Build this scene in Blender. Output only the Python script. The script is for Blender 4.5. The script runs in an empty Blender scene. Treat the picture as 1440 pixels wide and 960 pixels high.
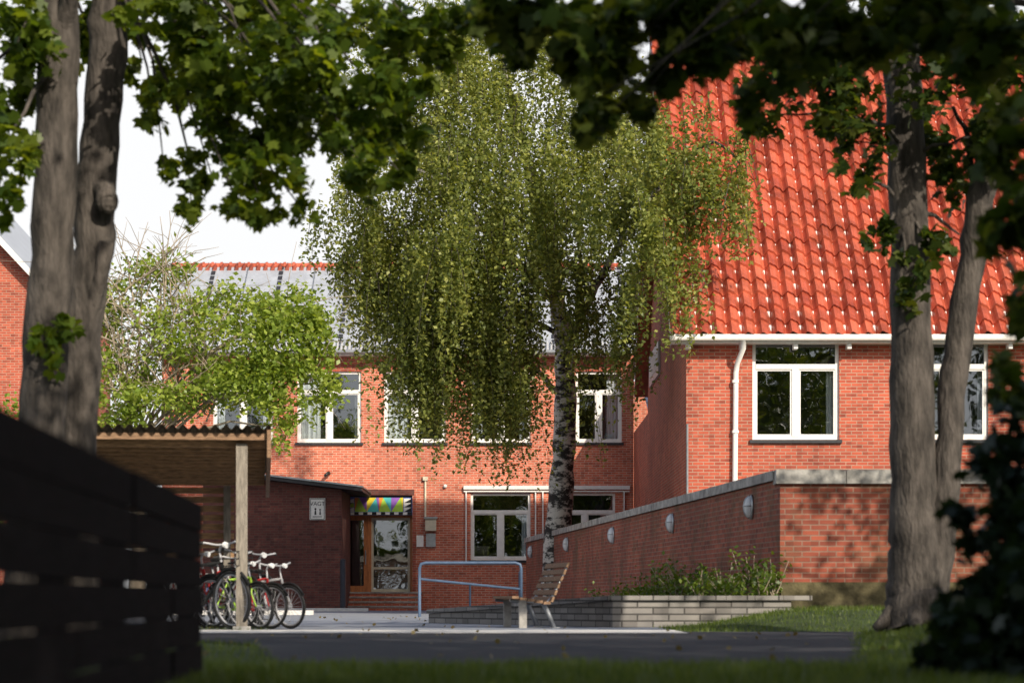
import bpy, math, random
import numpy as np
from mathutils import Vector, Matrix
random.seed(7); rng=np.random.default_rng(7)
scene=bpy.context.scene
F=3400.0; CH=0.4
def P(px,py,Z): return Vector(((px-720)*Z/F, Z, CH+(840-py)*Z/F))

# ---------------------------------------------------------------- materials
def newmat(name):
    m=bpy.data.materials.new(name); m.use_nodes=True
    nt=m.node_tree; b=nt.nodes['Principled BSDF']; return m,nt,b
def simple(name,col,rough=0.6,var=0.25,scale=6.0,bump=0.0,metal=0.0,spec=0.4,stretch=(1,1,1),bscale=None,bdist=.02):
    m,nt,b=newmat(name); N=nt.nodes; L=nt.links
    tc=N.new('ShaderNodeTexCoord'); mp=N.new('ShaderNodeMapping'); mp.inputs['Scale'].default_value=stretch
    L.new(tc.outputs['Object'],mp.inputs['Vector'])
    n=N.new('ShaderNodeTexNoise'); n.inputs['Scale'].default_value=scale; n.inputs['Detail'].default_value=7; n.inputs['Roughness'].default_value=.6
    L.new(mp.outputs['Vector'],n.inputs['Vector'])
    r=N.new('ShaderNodeValToRGB'); r.color_ramp.elements[0].position=.34; r.color_ramp.elements[1].position=.66
    c=Vector(col); r.color_ramp.elements[0].color=(*(c*(1-var)),1); r.color_ramp.elements[1].color=(*(c*(1+var)),1)
    L.new(n.outputs['Fac'],r.inputs['Fac']); L.new(r.outputs['Color'],b.inputs['Base Color'])
    b.inputs['Roughness'].default_value=rough; b.inputs['Metallic'].default_value=metal
    b.inputs['Specular IOR Level'].default_value=spec
    if bump>0:
        n2=N.new('ShaderNodeTexNoise'); n2.inputs['Scale'].default_value=bscale or scale*4; n2.inputs['Detail'].default_value=6
        L.new(mp.outputs['Vector'],n2.inputs['Vector'])
        bp=N.new('ShaderNodeBump'); bp.inputs['Strength'].default_value=bump; bp.inputs['Distance'].default_value=bdist
        L.new(n2.outputs['Fac'],bp.inputs['Height']); L.new(bp.outputs['Normal'],b.inputs['Normal'])
    return m
def brick(name,c1,c2,mortar,bw=.24,rh=.075,ms=.009,dirt=.35,moss=0.0,offset=.5):
    m,nt,b=newmat(name); N=nt.nodes; L=nt.links
    uv=N.new('ShaderNodeUVMap'); uv.uv_map='UVMap'
    bt=N.new('ShaderNodeTexBrick'); bt.inputs['Scale'].default_value=1; bt.offset=offset
    bt.inputs['Brick Width'].default_value=bw; bt.inputs['Row Height'].default_value=rh
    bt.inputs['Mortar Size'].default_value=ms; bt.inputs['Mortar Smooth'].default_value=.2; bt.inputs['Bias'].default_value=-.1
    bt.inputs['Color1'].default_value=(*c1,1); bt.inputs['Color2'].default_value=(*c2,1); bt.inputs['Mortar'].default_value=(*mortar,1)
    L.new(uv.outputs['UV'],bt.inputs['Vector'])
    tc=N.new('ShaderNodeTexCoord')
    n=N.new('ShaderNodeTexNoise'); n.inputs['Scale'].default_value=.55; n.inputs['Detail'].default_value=9; n.inputs['Roughness'].default_value=.72
    L.new(tc.outputs['Object'],n.inputs['Vector'])
    r=N.new('ShaderNodeValToRGB'); r.color_ramp.elements[0].position=.32; r.color_ramp.elements[1].position=.66
    r.color_ramp.elements[0].color=(1-dirt,1-dirt,1-dirt,1); r.color_ramp.elements[1].color=(1.12,1.1,1.06,1)
    L.new(n.outputs['Fac'],r.inputs['Fac'])
    mx=N.new('ShaderNodeMixRGB'); mx.blend_type='MULTIPLY'; mx.inputs['Fac'].default_value=1
    L.new(bt.outputs['Color'],mx.inputs['Color1']); L.new(r.outputs['Color'],mx.inputs['Color2'])
    last=mx.outputs['Color']
    mpn=N.new('ShaderNodeVectorMath'); mpn.operation='DIVIDE'; mpn.inputs[1].default_value=(bw*.5,rh,1); L.new(uv.outputs['UV'],mpn.inputs[0])
    fl=N.new('ShaderNodeVectorMath'); fl.operation='FLOOR'; L.new(mpn.outputs[0],fl.inputs[0])
    wn=N.new('ShaderNodeTexWhiteNoise'); wn.noise_dimensions='2D'; L.new(fl.outputs[0],wn.inputs['Vector'])
    rw=N.new('ShaderNodeValToRGB'); rw.color_ramp.elements[0].color=(.62,.60,.6,1); rw.color_ramp.elements[1].position=.35; rw.color_ramp.elements[1].color=(1.04,1.04,1.04,1)
    L.new(wn.outputs['Value'],rw.inputs['Fac'])
    m2=N.new('ShaderNodeMixRGB'); m2.blend_type='MULTIPLY'; m2.inputs['Fac'].default_value=.75; L.new(last,m2.inputs['Color1']); L.new(rw.outputs['Color'],m2.inputs['Color2']); last=m2.outputs['Color']
    if moss>0:
        n3=N.new('ShaderNodeTexNoise'); n3.inputs['Scale'].default_value=1.6; n3.inputs['Detail'].default_value=8
        L.new(tc.outputs['Object'],n3.inputs['Vector'])
        r3=N.new('ShaderNodeValToRGB'); r3.color_ramp.elements[0].position=.46; r3.color_ramp.elements[1].position=.68
        r3.color_ramp.elements[0].color=(0,0,0,1); r3.color_ramp.elements[1].color=(moss,moss,moss,1)
        L.new(n3.outputs['Fac'],r3.inputs['Fac'])
        m3=N.new('ShaderNodeMixRGB'); m3.inputs['Color2'].default_value=(.10,.075,.035,1)
        L.new(r3.outputs['Color'],m3.inputs['Fac']); L.new(last,m3.inputs['Color1']); last=m3.outputs['Color']
    L.new(last,b.inputs['Base Color']); b.inputs['Roughness'].default_value=.85
    bp=N.new('ShaderNodeBump'); bp.inputs['Strength'].default_value=.6; bp.inputs['Distance'].default_value=.01; bp.invert=True
    L.new(bt.outputs['Fac'],bp.inputs['Height']); L.new(bp.outputs['Normal'],b.inputs['Normal'])
    return m
def leafmat(name,cols,trans=.45,scale=1.2,tint=(1.9,1.7,.45)):
    m,nt,b=newmat(name); N=nt.nodes; L=nt.links
    g=N.new('ShaderNodeNewGeometry'); tc=N.new('ShaderNodeTexCoord')
    n=N.new('ShaderNodeTexNoise'); n.inputs['Scale'].default_value=scale; n.inputs['Detail'].default_value=2
    L.new(tc.outputs['Object'],n.inputs['Vector'])
    a=N.new('ShaderNodeMath'); a.operation='MULTIPLY_ADD'; a.inputs[1].default_value=.6; 
    s=N.new('ShaderNodeMath'); s.operation='MULTIPLY'; s.inputs[1].default_value=.5
    L.new(n.outputs['Fac'],s.inputs[0]); L.new(g.outputs['Random Per Island'],a.inputs[0]); L.new(s.outputs[0],a.inputs[2])
    r=N.new('ShaderNodeValToRGB'); els=r.color_ramp.elements
    els[0].position=.1; els[0].color=(*cols[0],1); els[1].position=.95; els[1].color=(*cols[-1],1)
    if len(cols)>2:
        e=els.new(.5); e.color=(*cols[1],1)
    L.new(a.outputs[0],r.inputs['Fac']); L.new(r.outputs['Color'],b.inputs['Base Color'])
    b.inputs['Roughness'].default_value=.42; b.inputs['Specular IOR Level'].default_value=.4
    t=N.new('ShaderNodeBsdfTranslucent'); 
    mc=N.new('ShaderNodeMixRGB'); mc.blend_type='MULTIPLY'; mc.inputs['Fac'].default_value=1; mc.inputs['Color2'].default_value=(*tint,1)
    L.new(r.outputs['Color'],mc.inputs['Color1']); L.new(mc.outputs['Color'],t.inputs['Color'])
    mx=N.new('ShaderNodeMixShader'); mx.inputs['Fac'].default_value=trans
    L.new(b.outputs[0],mx.inputs[1]); L.new(t.outputs[0],mx.inputs[2]); L.new(mx.outputs[0],N['Material Output'].inputs['Surface'])
    return m
M={}
M['brick']=brick('red_brick',(.64,.165,.09),(.50,.11,.06),(.60,.39,.30),ms=.011,dirt=.26)
M['brickR']=brick('red_brick_house',(.52,.105,.055),(.34,.066,.04),(.44,.26,.19),ms=.011,dirt=.35)
M['brickD']=brick('dark_brick',(.16,.045,.035),(.10,.030,.025),(.12,.075,.06),dirt=.4)
M['brickW']=brick('garden_wall_brick',(.42,.10,.055),(.24,.06,.038),(.33,.2,.15),ms=.010,dirt=.5,moss=.55)
M['stone']=brick('low_stone_wall',(.34,.32,.30),(.22,.21,.20),(.09,.085,.08),bw=.42,rh=.09,ms=.012,dirt=.4)
M['concrete']=simple('concrete',(.36,.345,.32),.85,.4,4,.4)
M['plinth']=simple('mossy_plinth',(.095,.08,.04),.95,.6,3,.8,bscale=14)
M['white']=simple('white_paint',(.8,.79,.76),.45,.06,9)
M['cream']=simple('cream_metal',(.6,.55,.42),.5,.1,9)
M['dark']=simple('dark_sill',(.035,.035,.04),.5,.2,9)
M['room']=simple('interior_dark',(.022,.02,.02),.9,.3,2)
M['curtain']=simple('curtain_fabric',(.75,.76,.78),.9,.25,3,stretch=(14,1,.2))
M['roofgrey']=simple('grey_roof_sheet',(.36,.385,.43),.45,.14,2.5,.1)
M['wood']=simple('weathered_wood',(.28,.17,.10),.8,.4,6,.5,stretch=(1,8,8))
M['slat']=simple('lit_brown_slat_wood',(.42,.25,.13),.8,.4,6,.5,stretch=(1,8,8))  # brown shed wood, colour made paler so it reads as lit under the roof
M['woodpost']=simple('grey_post_wood',(.26,.23,.19),.8,.35,6,.5,stretch=(8,8,1))
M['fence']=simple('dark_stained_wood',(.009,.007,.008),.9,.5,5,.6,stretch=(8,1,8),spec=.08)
M['doorwood']=simple('door_wood',(.50,.19,.07),.45,.25,4,.2,stretch=(6,6,1))
M['blue']=simple('blue_paint',(.07,.11,.18),.45,.15,9)
M['steel']=simple('galvanised_steel',(.42,.44,.46),.4,.15,9,metal=.7)
M['bark']=simple('tree_bark',(.07,.06,.052),.95,.6,9,1.0,stretch=(1,1,.3),bscale=26,bdist=.035)
M['twig']=simple('pale_twig',(.33,.27,.2),.9,.2,7)
M['asphalt']=simple('asphalt',(.042,.042,.048),.9,.3,30,.5,bscale=120)
M['paving']=simple('courtyard_asphalt',(.23,.25,.29),.85,.15,1.5,.3,bscale=90)
M['kerb']=simple('kerb_concrete',(.64,.62,.59),.8,.12,6,.2)
M['ground']=simple('ground_soil_grass',(.04,.06,.016),.95,.5,3,.8,bscale=40)
M['soil']=simple('soil',(.05,.04,.03),.95,.4,8,.8)
M['tyre']=simple('tyre_rubber',(.02,.02,.02),.7,.2,9)
M['black']=simple('black_plastic',(.02,.02,.02),.45,.2,9)
M['lampglass']=simple('opal_glass',(.72,.73,.74),.2,.05,9,spec=.6)
M['corr']=simple('corrugated_roof',(.17,.14,.09),.75,.4,5,.3)
for k,c in dict(red=(.4,.03,.03),blueb=(.03,.06,.2),green=(.05,.3,.08),yellow=(.75,.6,.05),purple=(.3,.13,.5),orange=(.8,.28,.05),teal=(.1,.55,.55),lime=(.42,.68,.08),pblue=(.12,.22,.6),silver=(.45,.45,.47)).items():
    M[k]=simple('paint_'+k,c,.35,.06,9)
m,nt,b=newmat('red_clay_pantile'); N=nt.nodes; L=nt.links
uv=N.new('ShaderNodeUVMap'); uv.uv_map='UVMap'
wn=N.new('ShaderNodeTexWhiteNoise'); wn.noise_dimensions='2D'
fl=N.new('ShaderNodeVectorMath'); fl.operation='FLOOR'; L.new(uv.outputs['UV'],fl.inputs[0]); L.new(fl.outputs[0],wn.inputs['Vector'])
r=N.new('ShaderNodeValToRGB'); r.color_ramp.elements[0].color=(.40,.075,.04,1); r.color_ramp.elements[1].color=(.62,.15,.08,1)
L.new(wn.outputs['Value'],r.inputs['Fac'])
tc=N.new('ShaderNodeTexCoord'); n=N.new('ShaderNodeTexNoise'); n.inputs['Scale'].default_value=1.3; n.inputs['Detail'].default_value=8; n.inputs['Roughness'].default_value=.75
L.new(tc.outputs['Object'],n.inputs['Vector'])
r2=N.new('ShaderNodeValToRGB'); r2.color_ramp.elements[0].position=.38; r2.color_ramp.elements[1].position=.56
r2.color_ramp.elements[0].color=(.55,.53,.5,1); r2.color_ramp.elements[1].color=(1,1,1,1); L.new(n.outputs['Fac'],r2.inputs['Fac'])
mx=N.new('ShaderNodeMixRGB'); mx.blend_type='MULTIPLY'; mx.inputs['Fac'].default_value=1
L.new(r.outputs['Color'],mx.inputs['Color1']); L.new(r2.outputs['Color'],mx.inputs['Color2']); L.new(mx.outputs['Color'],b.inputs['Base Color'])
b.inputs['Roughness'].default_value=.34; b.inputs['Specular IOR Level'].default_value=.8
M['tile']=m
m,nt,b=newmat('window_glass'); N=nt.nodes; L=nt.links; N.remove(b)
gl=N.new('ShaderNodeBsdfGlossy'); gl.inputs['Roughness'].default_value=.015; gl.inputs['Color'].default_value=(.9,.95,1,1)
tr=N.new('ShaderNodeBsdfTransparent'); tr.inputs['Color'].default_value=(.75,.8,.8,1)
tc=N.new('ShaderNodeTexCoord'); n=N.new('ShaderNodeTexNoise'); n.inputs['Scale'].default_value=1.2
L.new(tc.outputs['Object'],n.inputs['Vector']); bp=N.new('ShaderNodeBump'); bp.inputs['Strength'].default_value=.12; bp.inputs['Distance'].default_value=.03
L.new(n.outputs['Fac'],bp.inputs['Height']); L.new(bp.outputs['Normal'],gl.inputs['Normal'])
mx=N.new('ShaderNodeMixShader'); mx.inputs['Fac'].default_value=.2
L.new(tr.outputs[0],mx.inputs[1]); L.new(gl.outputs[0],mx.inputs[2]); L.new(mx.outputs[0],N['Material Output'].inputs['Surface']); M['glass']=m
m,nt,b=newmat('birch_bark'); N=nt.nodes; L=nt.links
tc=N.new('ShaderNodeTexCoord'); mp=N.new('ShaderNodeMapping'); mp.inputs['Scale'].default_value=(1.6,1.6,3.2)
L.new(tc.outputs['Object'],mp.inputs['Vector']); n=N.new('ShaderNodeTexNoise'); n.inputs['Scale'].default_value=1.5; n.inputs['Detail'].default_value=9; n.inputs['Roughness'].default_value=.75
L.new(mp.outputs['Vector'],n.inputs['Vector']); r=N.new('ShaderNodeValToRGB')
r.color_ramp.elements[0].position=.47; r.color_ramp.elements[0].color=(.03,.027,.025,1); r.color_ramp.elements[1].position=.54; r.color_ramp.elements[1].color=(.66,.63,.58,1)
L.new(n.outputs['Fac'],r.inputs['Fac']); L.new(r.outputs['Color'],b.inputs['Base Color']); b.inputs['Roughness'].default_value=.8
M['birchbark']=m
M['leafL']=leafmat('sycamore_leaf',[(.03,.065,.010),(.085,.135,.018),(.21,.26,.035)],.55)
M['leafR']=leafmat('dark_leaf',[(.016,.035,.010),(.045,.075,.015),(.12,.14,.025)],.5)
M['leafB']=leafmat('birch_leaf',[(.07,.10,.028),(.19,.23,.06),(.45,.46,.13)],.45,.6,(1.5,1.4,.55))
M['leafS']=leafmat('light_leaf',[(.12,.19,.03),(.24,.33,.05),(.42,.48,.10)],.45,1.2,(1.5,1.4,.5))
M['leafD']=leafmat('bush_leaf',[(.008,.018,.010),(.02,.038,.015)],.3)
M['leafP']=leafmat('planter_leaf',[(.04,.09,.015),(.16,.22,.03)],.4)
M['grass']=leafmat('grass_blade',[(.03,.06,.009),(.075,.12,.02),(.16,.20,.04)],.4,3)
M['fallen']=leafmat('fallen_leaf',[(.10,.07,.03),(.2,.16,.06)],.2)

# ---------------------------------------------------------------- mesh builder
class MB:
    def __init__(s): s.v=[];s.f=[];s.m=[];s.uv=[];s.mats=[];s.smooth=[]
    def mi(s,k):
        if k not in s.mats: s.mats.append(k)
        return s.mats.index(k)
    def face(s,pts,mat,uv=None,smooth=False):
        pts=[Vector(p) for p in pts]; b=len(s.v); s.v+=pts; s.f.append(tuple(range(b,b+len(pts)))); s.m.append(s.mi(mat)); s.smooth.append(smooth)
        if uv is None:
            n=(pts[1]-pts[0]).cross(pts[2]-pts[0])
            if n.length>0: n.normalize()
            if abs(n.z)>.75: uv=[(p.x,p.y) for p in pts]
            else:
                t=Vector((0,0,1)).cross(n); t.normalize()
                if (t.x+t.y*.5)<0: t=-t
                uv=[(p.dot(t),p.z) for p in pts]
        s.uv.append(uv)
    def box(s,x0,x1,y0,y1,z0,z1,mat,mtx=None):
        c=[Vector((x,y,z)) for z in (z0,z1) for y in (y0,y1) for x in (x0,x1)]
        if mtx is not None: c=[mtx@p for p in c]
        for q in ((0,2,3,1),(4,5,7,6),(0,1,5,4),(2,6,7,3),(0,4,6,2),(1,3,7,5)): s.face([c[i] for i in q],mat)
    def prism(s,poly,y0,y1,mat):
        a=[Vector((p[0],y0,p[1])) for p in poly]; b=[Vector((p[0],y1,p[1])) for p in poly]
        s.face(a,mat); s.face(b[::-1],mat)
        for i in range(len(a)):
            j=(i+1)%len(a); s.face([a[i],b[i],b[j],a[j]],mat)
    def tube(s,pts,rad,mat,seg=8,closed=False,cap=True):
        pts=[Vector(p) for p in pts]; n=len(pts)
        if not hasattr(rad,'__len__'): rad=[rad]*n
        base=len(s.v); up=None
        for i,p in enumerate(pts):
            if closed: t=pts[(i+1)%n]-pts[i-1]
            else: t=pts[min(i+1,n-1)]-pts[max(i-1,0)]
            t.normalize()
            if up is None:
                up=Vector((0,0,1)) if abs(t.z)<.9 else Vector((1,0,0))
            a=up-t*up.dot(t); a.normalize(); up=a; b=t.cross(a)
            for k in range(seg):
                an=2*math.pi*k/seg; s.v.append(p+(a*math.cos(an)+b*math.sin(an))*rad[i])
        mi=s.mi(mat)
        for i in range(n if closed else n-1):
            j=(i+1)%n
            for k in range(seg):
                l=(k+1)%seg
                s.f.append((base+i*seg+k,base+i*seg+l,base+j*seg+l,base+j*seg+k)); s.m.append(mi); s.smooth.append(True)
                s.uv.append([(k/seg,i),((k+1)/seg,i),((k+1)/seg,i+1),(k/seg,i+1)])
        if cap and not closed:
            for i in (0,n-1):
                s.f.append(tuple(base+i*seg+k for k in range(seg))); s.m.append(mi); s.smooth.append(False); s.uv.append([(0,0)]*seg)
    def ring(s,c,r,tr,mat,ax='y',n=28,seg=6,mtx=None):
        pts=[]
        for i in range(n):
            a=2*math.pi*i/n
            p=Vector((r*math.cos(a),0,r*math.sin(a))) if ax=='y' else Vector((r*math.cos(a),r*math.sin(a),0))
            p+=Vector(c); pts.append(p)
        s.tube(pts,tr,mat,seg,closed=True)
    def ball(s,c,r,mat,nu=14,nv=8):
        c=Vector(c); r=Vector(r) if hasattr(r,'__len__') else Vector((r,r,r))
        def pt(i,j):
            th=math.pi*j/nv; ph=2*math.pi*i/nu
            return c+Vector((r.x*math.sin(th)*math.cos(ph),r.y*math.sin(th)*math.sin(ph),r.z*math.cos(th)))
        for j in range(nv):
            for i in range(nu):
                q=[pt(i,j),pt(i,j+1),pt(i+1,j+1),pt(i+1,j)]
                if j==0: q=[q[0],q[1],q[2]]
                elif j==nv-1: q=[q[0],q[1],q[3]]
                s.face(q,mat,uv=[(0,0)]*len(q),smooth=True)
    def build(s,name,parent=None,mtx=None):
        me=bpy.data.meshes.new(name); me.from_pydata([tuple(v) for v in s.v],[],s.f)
        for k in s.mats: me.materials.append(M[k])
        me.polygons.foreach_set('material_index',s.m); me.polygons.foreach_set('use_smooth',s.smooth)
        ul=me.uv_layers.new(name='UVMap'); flat=[]
        for u in s.uv:
            for a in u: flat+=[a[0],a[1]]
        ul.data.foreach_set('uv',flat); me.update()
        o=bpy.data.objects.new(name,me); scene.collection.objects.link(o)
        if parent: o.parent=parent
        if mtx is not None: o.matrix_world=mtx
        return o
def empty(name):
    o=bpy.data.objects.new(name,None); scene.collection.objects.link(o); return o

# ---------------------------------------------------------------- leaves
DIAMOND=np.array([(0,-.5),(.34,-.05),(0,.55),(-.34,-.05)])
MAPLE=np.array([(0,-.5),(.42,-.35),(.32,-.08),(.6,.15),(.2,.28),(0,.62),(-.2,.28),(-.6,.15),(-.32,-.08),(-.42,-.35)])
BLADE=np.array([(-.5,0),(.5,0),(.1,1)])
def leafmesh(name,pts,size,shape,mat,parent=None,mode='rand',droop=0.0):
    n=len(pts); k=len(shape)
    if mode=='blade':
        ang=rng.uniform(0,2*np.pi,n); a=np.stack([np.cos(ang),np.sin(ang),np.zeros(n)],1)
        b=np.stack([rng.normal(0,.3,n),rng.normal(0,.3,n),np.ones(n)],1); h=size*rng.uniform(.5,1.4,n)
        co=pts[:,None,:]+a[:,None,:]*shape[None,:,0,None]*.011+b[:,None,:]*shape[None,:,1,None]*h[:,None,None]
    else:
        nr=rng.normal(0,1,(n,3)); nr[:,2]=np.abs(nr[:,2])+.35; nr/=np.linalg.norm(nr,axis=1)[:,None]
        t=rng.normal(0,1,(n,3)); t[:,2]-=droop; t-=nr*np.sum(t*nr,1)[:,None]; t/=np.linalg.norm(t,axis=1)[:,None]
        a=np.cross(t,nr); sz=size*rng.uniform(.65,1.3,n)
        curl=-.35*(shape[:,0]**2+shape[:,1]**2)
        co=pts[:,None,:]+(a[:,None,:]*shape[None,:,0,None]+t[:,None,:]*shape[None,:,1,None]+nr[:,None,:]*curl[None,:,None])*sz[:,None,None]
    me=bpy.data.meshes.new(name); me.vertices.add(n*k); me.vertices.foreach_set('co',co.reshape(-1).astype(np.float32))
    me.loops.add(n*k); me.loops.foreach_set('vertex_index',np.arange(n*k,dtype=np.int32))
    me.polygons.add(n); me.polygons.foreach_set('loop_start',np.arange(0,n*k,k,dtype=np.int32))
    me.update(calc_edges=True); me.validate(); me.materials.append(M[mat])
    o=bpy.data.objects.new(name,me); scene.collection.objects.link(o)
    if parent: o.parent=parent
    return o
def clump(c,r,n,sub=10,sig=.22):
    c=np.array(c); r=np.array(r)
    d=rng.normal(0,1,(sub,3)); d/=np.linalg.norm(d,axis=1)[:,None]; d*=(rng.uniform(.25,1,sub)**.6)[:,None]
    i=rng.integers(0,sub,n); p=d[i]*rng.uniform(.75,1.05,n)[:,None]+rng.normal(0,sig,(n,3))
    return c+p*r
def limb(mb,a,b,r0,r1,mat='bark',sag=.1,n=7,seg=6,wob=.06):
    a=Vector(a);b=Vector(b);L=(b-a).length; pts=[];rd=[]
    for i in range(n):
        t=i/(n-1); p=a.lerp(b,t); p.z+=sag*L*math.sin(math.pi*t)
        if 0<i<n-1: p+=Vector((random.gauss(0,1),random.gauss(0,1),random.gauss(0,1)))*wob*L*.35
        pts.append(p); rd.append(r0*(1-t)+r1*t)
    mb.tube(pts,rd,mat,seg)
    return pts
def refine(pts,rad,sub=5,wob=.02,bulge=.05):
    P_=[];R_=[]; n=len(pts)
    for i in range(n-1):
        p0=pts[max(i-1,0)];p1=pts[i];p2=pts[i+1];p3=pts[min(i+2,n-1)]
        for k in range(sub):
            t=k/sub
            q=0.5*((2*p1)+(p2-p0)*t+(2*p0-5*p1+4*p2-p3)*t*t+(3*p1-p0-3*p2+p3)*t**3)
            q=q+Vector((random.gauss(0,wob),random.gauss(0,wob),0))
            P_.append(q);R_.append((rad[i]*(1-t)+rad[i+1]*t)*(1+random.gauss(0,bulge)))
    P_.append(pts[-1]);R_.append(rad[-1]); return P_,R_

# ================================================================ GROUND
def sm(t): t=max(0,min(1,t)); return t*t*(3-2*t)
def xe(y): return 2.06+(y-14)*.146
def gz(x,y):
    a=sm((x-xe(min(y,28)))/1.4)*sm((y-14)/8)
    b=sm((x-2.0)/2.0)*sm((y-28.1)/2.2)
    return .25*max(a,b)*(1-sm((y-33)/1.0))
mb=MB()
xs=[-700,-300,-120,-50,-20]+list(np.arange(-12,14.1,.5))+[20,50,120,300,700]
ys=[-300,-120,-50,-20]+list(np.arange(-5,36.1,.5))+[45,60,90,150,300,900]
for i in range(len(xs)-1):
    for j in range(len(ys)-1):
        q=[(xs[i],ys[j]),(xs[i+1],ys[j]),(xs[i+1],ys[j+1]),(xs[i],ys[j+1])]
        mb.face([(a,b,gz(a,b)) for a,b in q],'ground',smooth=True)
mb.build('ground')
mb=MB(); N_=20
yy=[14.3+(28.0-14.3)*i/N_ for i in range(N_+1)]
xl=lambda y:-1.4-(y-14.3)*.125-2.0*sm((y-20)/6)
wob=lambda y:.05*math.sin(y*3.1)+.03*math.sin(y*7.7)
for a,b in zip(yy[:-1],yy[1:]):
    mb.face([(xl(a),a,.008),(xe(a)-.02+wob(a),a,.008),(xe(b)-.02+wob(b),b,.008),(xl(b),b,.008)],'asphalt')
mb.build('asphalt_path')
mb=MB(); mb.face([(-4.2,26.6,.014),(1.95,26.6,.014),(1.95,29.2,.014),(-4.2,29.2,.014)],'kerb'); mb.build('concrete_pavement')
mb=MB(); mb.face([(-16,29.0,.005),(1.98,29.0,.005),(1.98,34,.005),(-16,34,.005)],'paving')
mb.face([(-16,34,.005),(4.2,34,.005),(4.2,76.2,.005),(-16,76.2,.005)],'paving'); mb.build('courtyard_pavement')
mb=MB(); mb.box(-16,-4.6,56,56.12,0,.11,'kerb'); mb.box(-7.8,-4.2,70.6,70.72,0,.1,'kerb'); mb.build('kerb')

g=[]
def grasspts(n,x0,x1,y0,y1,cond):
    x=rng.uniform(x0,x1,n); y=rng.uniform(y0,y1,n); out=[]
    for a,b in zip(x,y):
        if cond(a,b): out.append((a,b,gz(a,b)-.01))
    return out
g+=grasspts(30000,-2.2,4.2,9.5,14.7,lambda a,b: b<14.25+.16*math.sin(a*5)+.08*math.sin(a*17)+.1*math.sin(a*2.1))
g+=grasspts(52000,1.6,8,14,32.3,lambda a,b: (a>xe(b)-.06+wob(b) and b<28) or (b>=28 and a>1.97+.1*math.sin(b*6)))
g+=grasspts(9000,-5.5,-1.3,14.2,31,lambda a,b: (b<26.6 and a<xl(b)+.04) or (29.2<b<30.5 and a<-3.0))
leafmesh('grass',np.array(g),.06,BLADE,'grass',mode='blade')
fl=np.stack([rng.uniform(-2.5,3,60),rng.uniform(14.5,29,60),np.full(60,.03)],1)
fl=np.concatenate([fl,np.stack([rng.uniform(-4,1.5,60),rng.uniform(30,50,60),np.full(60,.03)],1)])
leafmesh('fallen_leaves',fl,.045,MAPLE,'fallen')

# ================================================================ windows
def window(fr,x0,x1,z0,z1,y,depth=.13,curt=(1,1),transom=.28,sill=True,room=True):
    yf=y+depth-.07; t=.075
    fr.box(x0,x0+t,yf,yf+.07,z0,z1,'white'); fr.box(x1-t,x1,yf,yf+.07,z0,z1,'white')
    fr.box(x0+t,x1-t,yf,yf+.07,z1-t,z1,'white'); fr.box(x0+t,x1-t,yf,yf+.07,z0,z0+t,'white')
    zt=z1-(z1-z0)*transom; xm=(x0+x1)/2
    fr.box(x0+t,x1-t,yf-.012,yf+.06,zt-.055,zt+.055,'white')
    fr.box(xm-.075,xm+.075,yf-.010,yf+.06,z0+t,zt-.055,'white')
    for a,b in ((x0+t,xm-.075),(xm+.075,x1-t)):
        fr.box(a,a+.04,yf+.014,yf+.05,z0+t,zt-.055,'white'); fr.box(b-.04,b,yf+.014,yf+.05,z0+t,zt-.055,'white')
        fr.box(a+.04,b-.04,yf+.014,yf+.05,z0+t,z0+t+.05,'white'); fr.box(a+.04,b-.04,yf+.014,yf+.05,zt-.055-.04,zt-.055,'white')
    yg=yf+.035
    def pane(a,b,c,d):
        e=random.uniform(-.004,.004); fr.face([(a,yg+e,c),(b,yg-e,c),(b,yg-e,d),(a,yg+e,d)],'glass')
    pane(x0+t,xm-.075,z0+t,zt-.055); pane(xm+.075,x1-t,z0+t,zt-.055); pane(x0+t,x1-t,zt+.055,z1-t)
    if sill: fr.box(x0-.06,x1+.06,y-.07,y+depth,z0-.075,z0-.002,'dark')
    yr=y+.32; W=(x1-x0)
    for side,w in ((0,curt[0]),(1,curt[1])):
        if w<=0: continue
        ww=W*.17*w; a=x0+.02 if side==0 else x1-.02-ww; nn=14; zb=z0+.02; zc=z1-.05 if w>=1 else zt
        for i in range(nn):
            u0=a+ww*i/nn;u1=a+ww*(i+1)/nn; d0=.035*math.sin(i*1.9);d1=.035*math.sin((i+1)*1.9)
            fr.face([(u0,yr+d0,zb),(u1,yr+d1,zb),(u1,yr+d1,zc),(u0,yr+d0,zc)],'curtain',smooth=True)
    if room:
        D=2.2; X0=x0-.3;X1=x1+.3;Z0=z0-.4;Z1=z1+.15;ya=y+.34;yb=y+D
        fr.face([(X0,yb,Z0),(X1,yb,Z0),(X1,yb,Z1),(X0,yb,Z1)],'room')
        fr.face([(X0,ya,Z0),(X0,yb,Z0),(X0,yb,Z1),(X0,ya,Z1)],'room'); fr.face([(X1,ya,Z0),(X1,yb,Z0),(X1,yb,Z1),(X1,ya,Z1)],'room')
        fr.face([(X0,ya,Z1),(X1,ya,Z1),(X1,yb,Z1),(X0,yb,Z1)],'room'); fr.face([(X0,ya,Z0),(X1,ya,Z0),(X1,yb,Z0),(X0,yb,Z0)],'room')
        fr.face([(X0,ya,Z0),(x0,ya,Z0),(x0,ya,Z1),(X0,ya,Z1)],'room'); fr.face([(x1,ya,Z0),(X1,ya,Z0),(X1,ya,Z1),(x1,ya,Z1)],'room')
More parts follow.
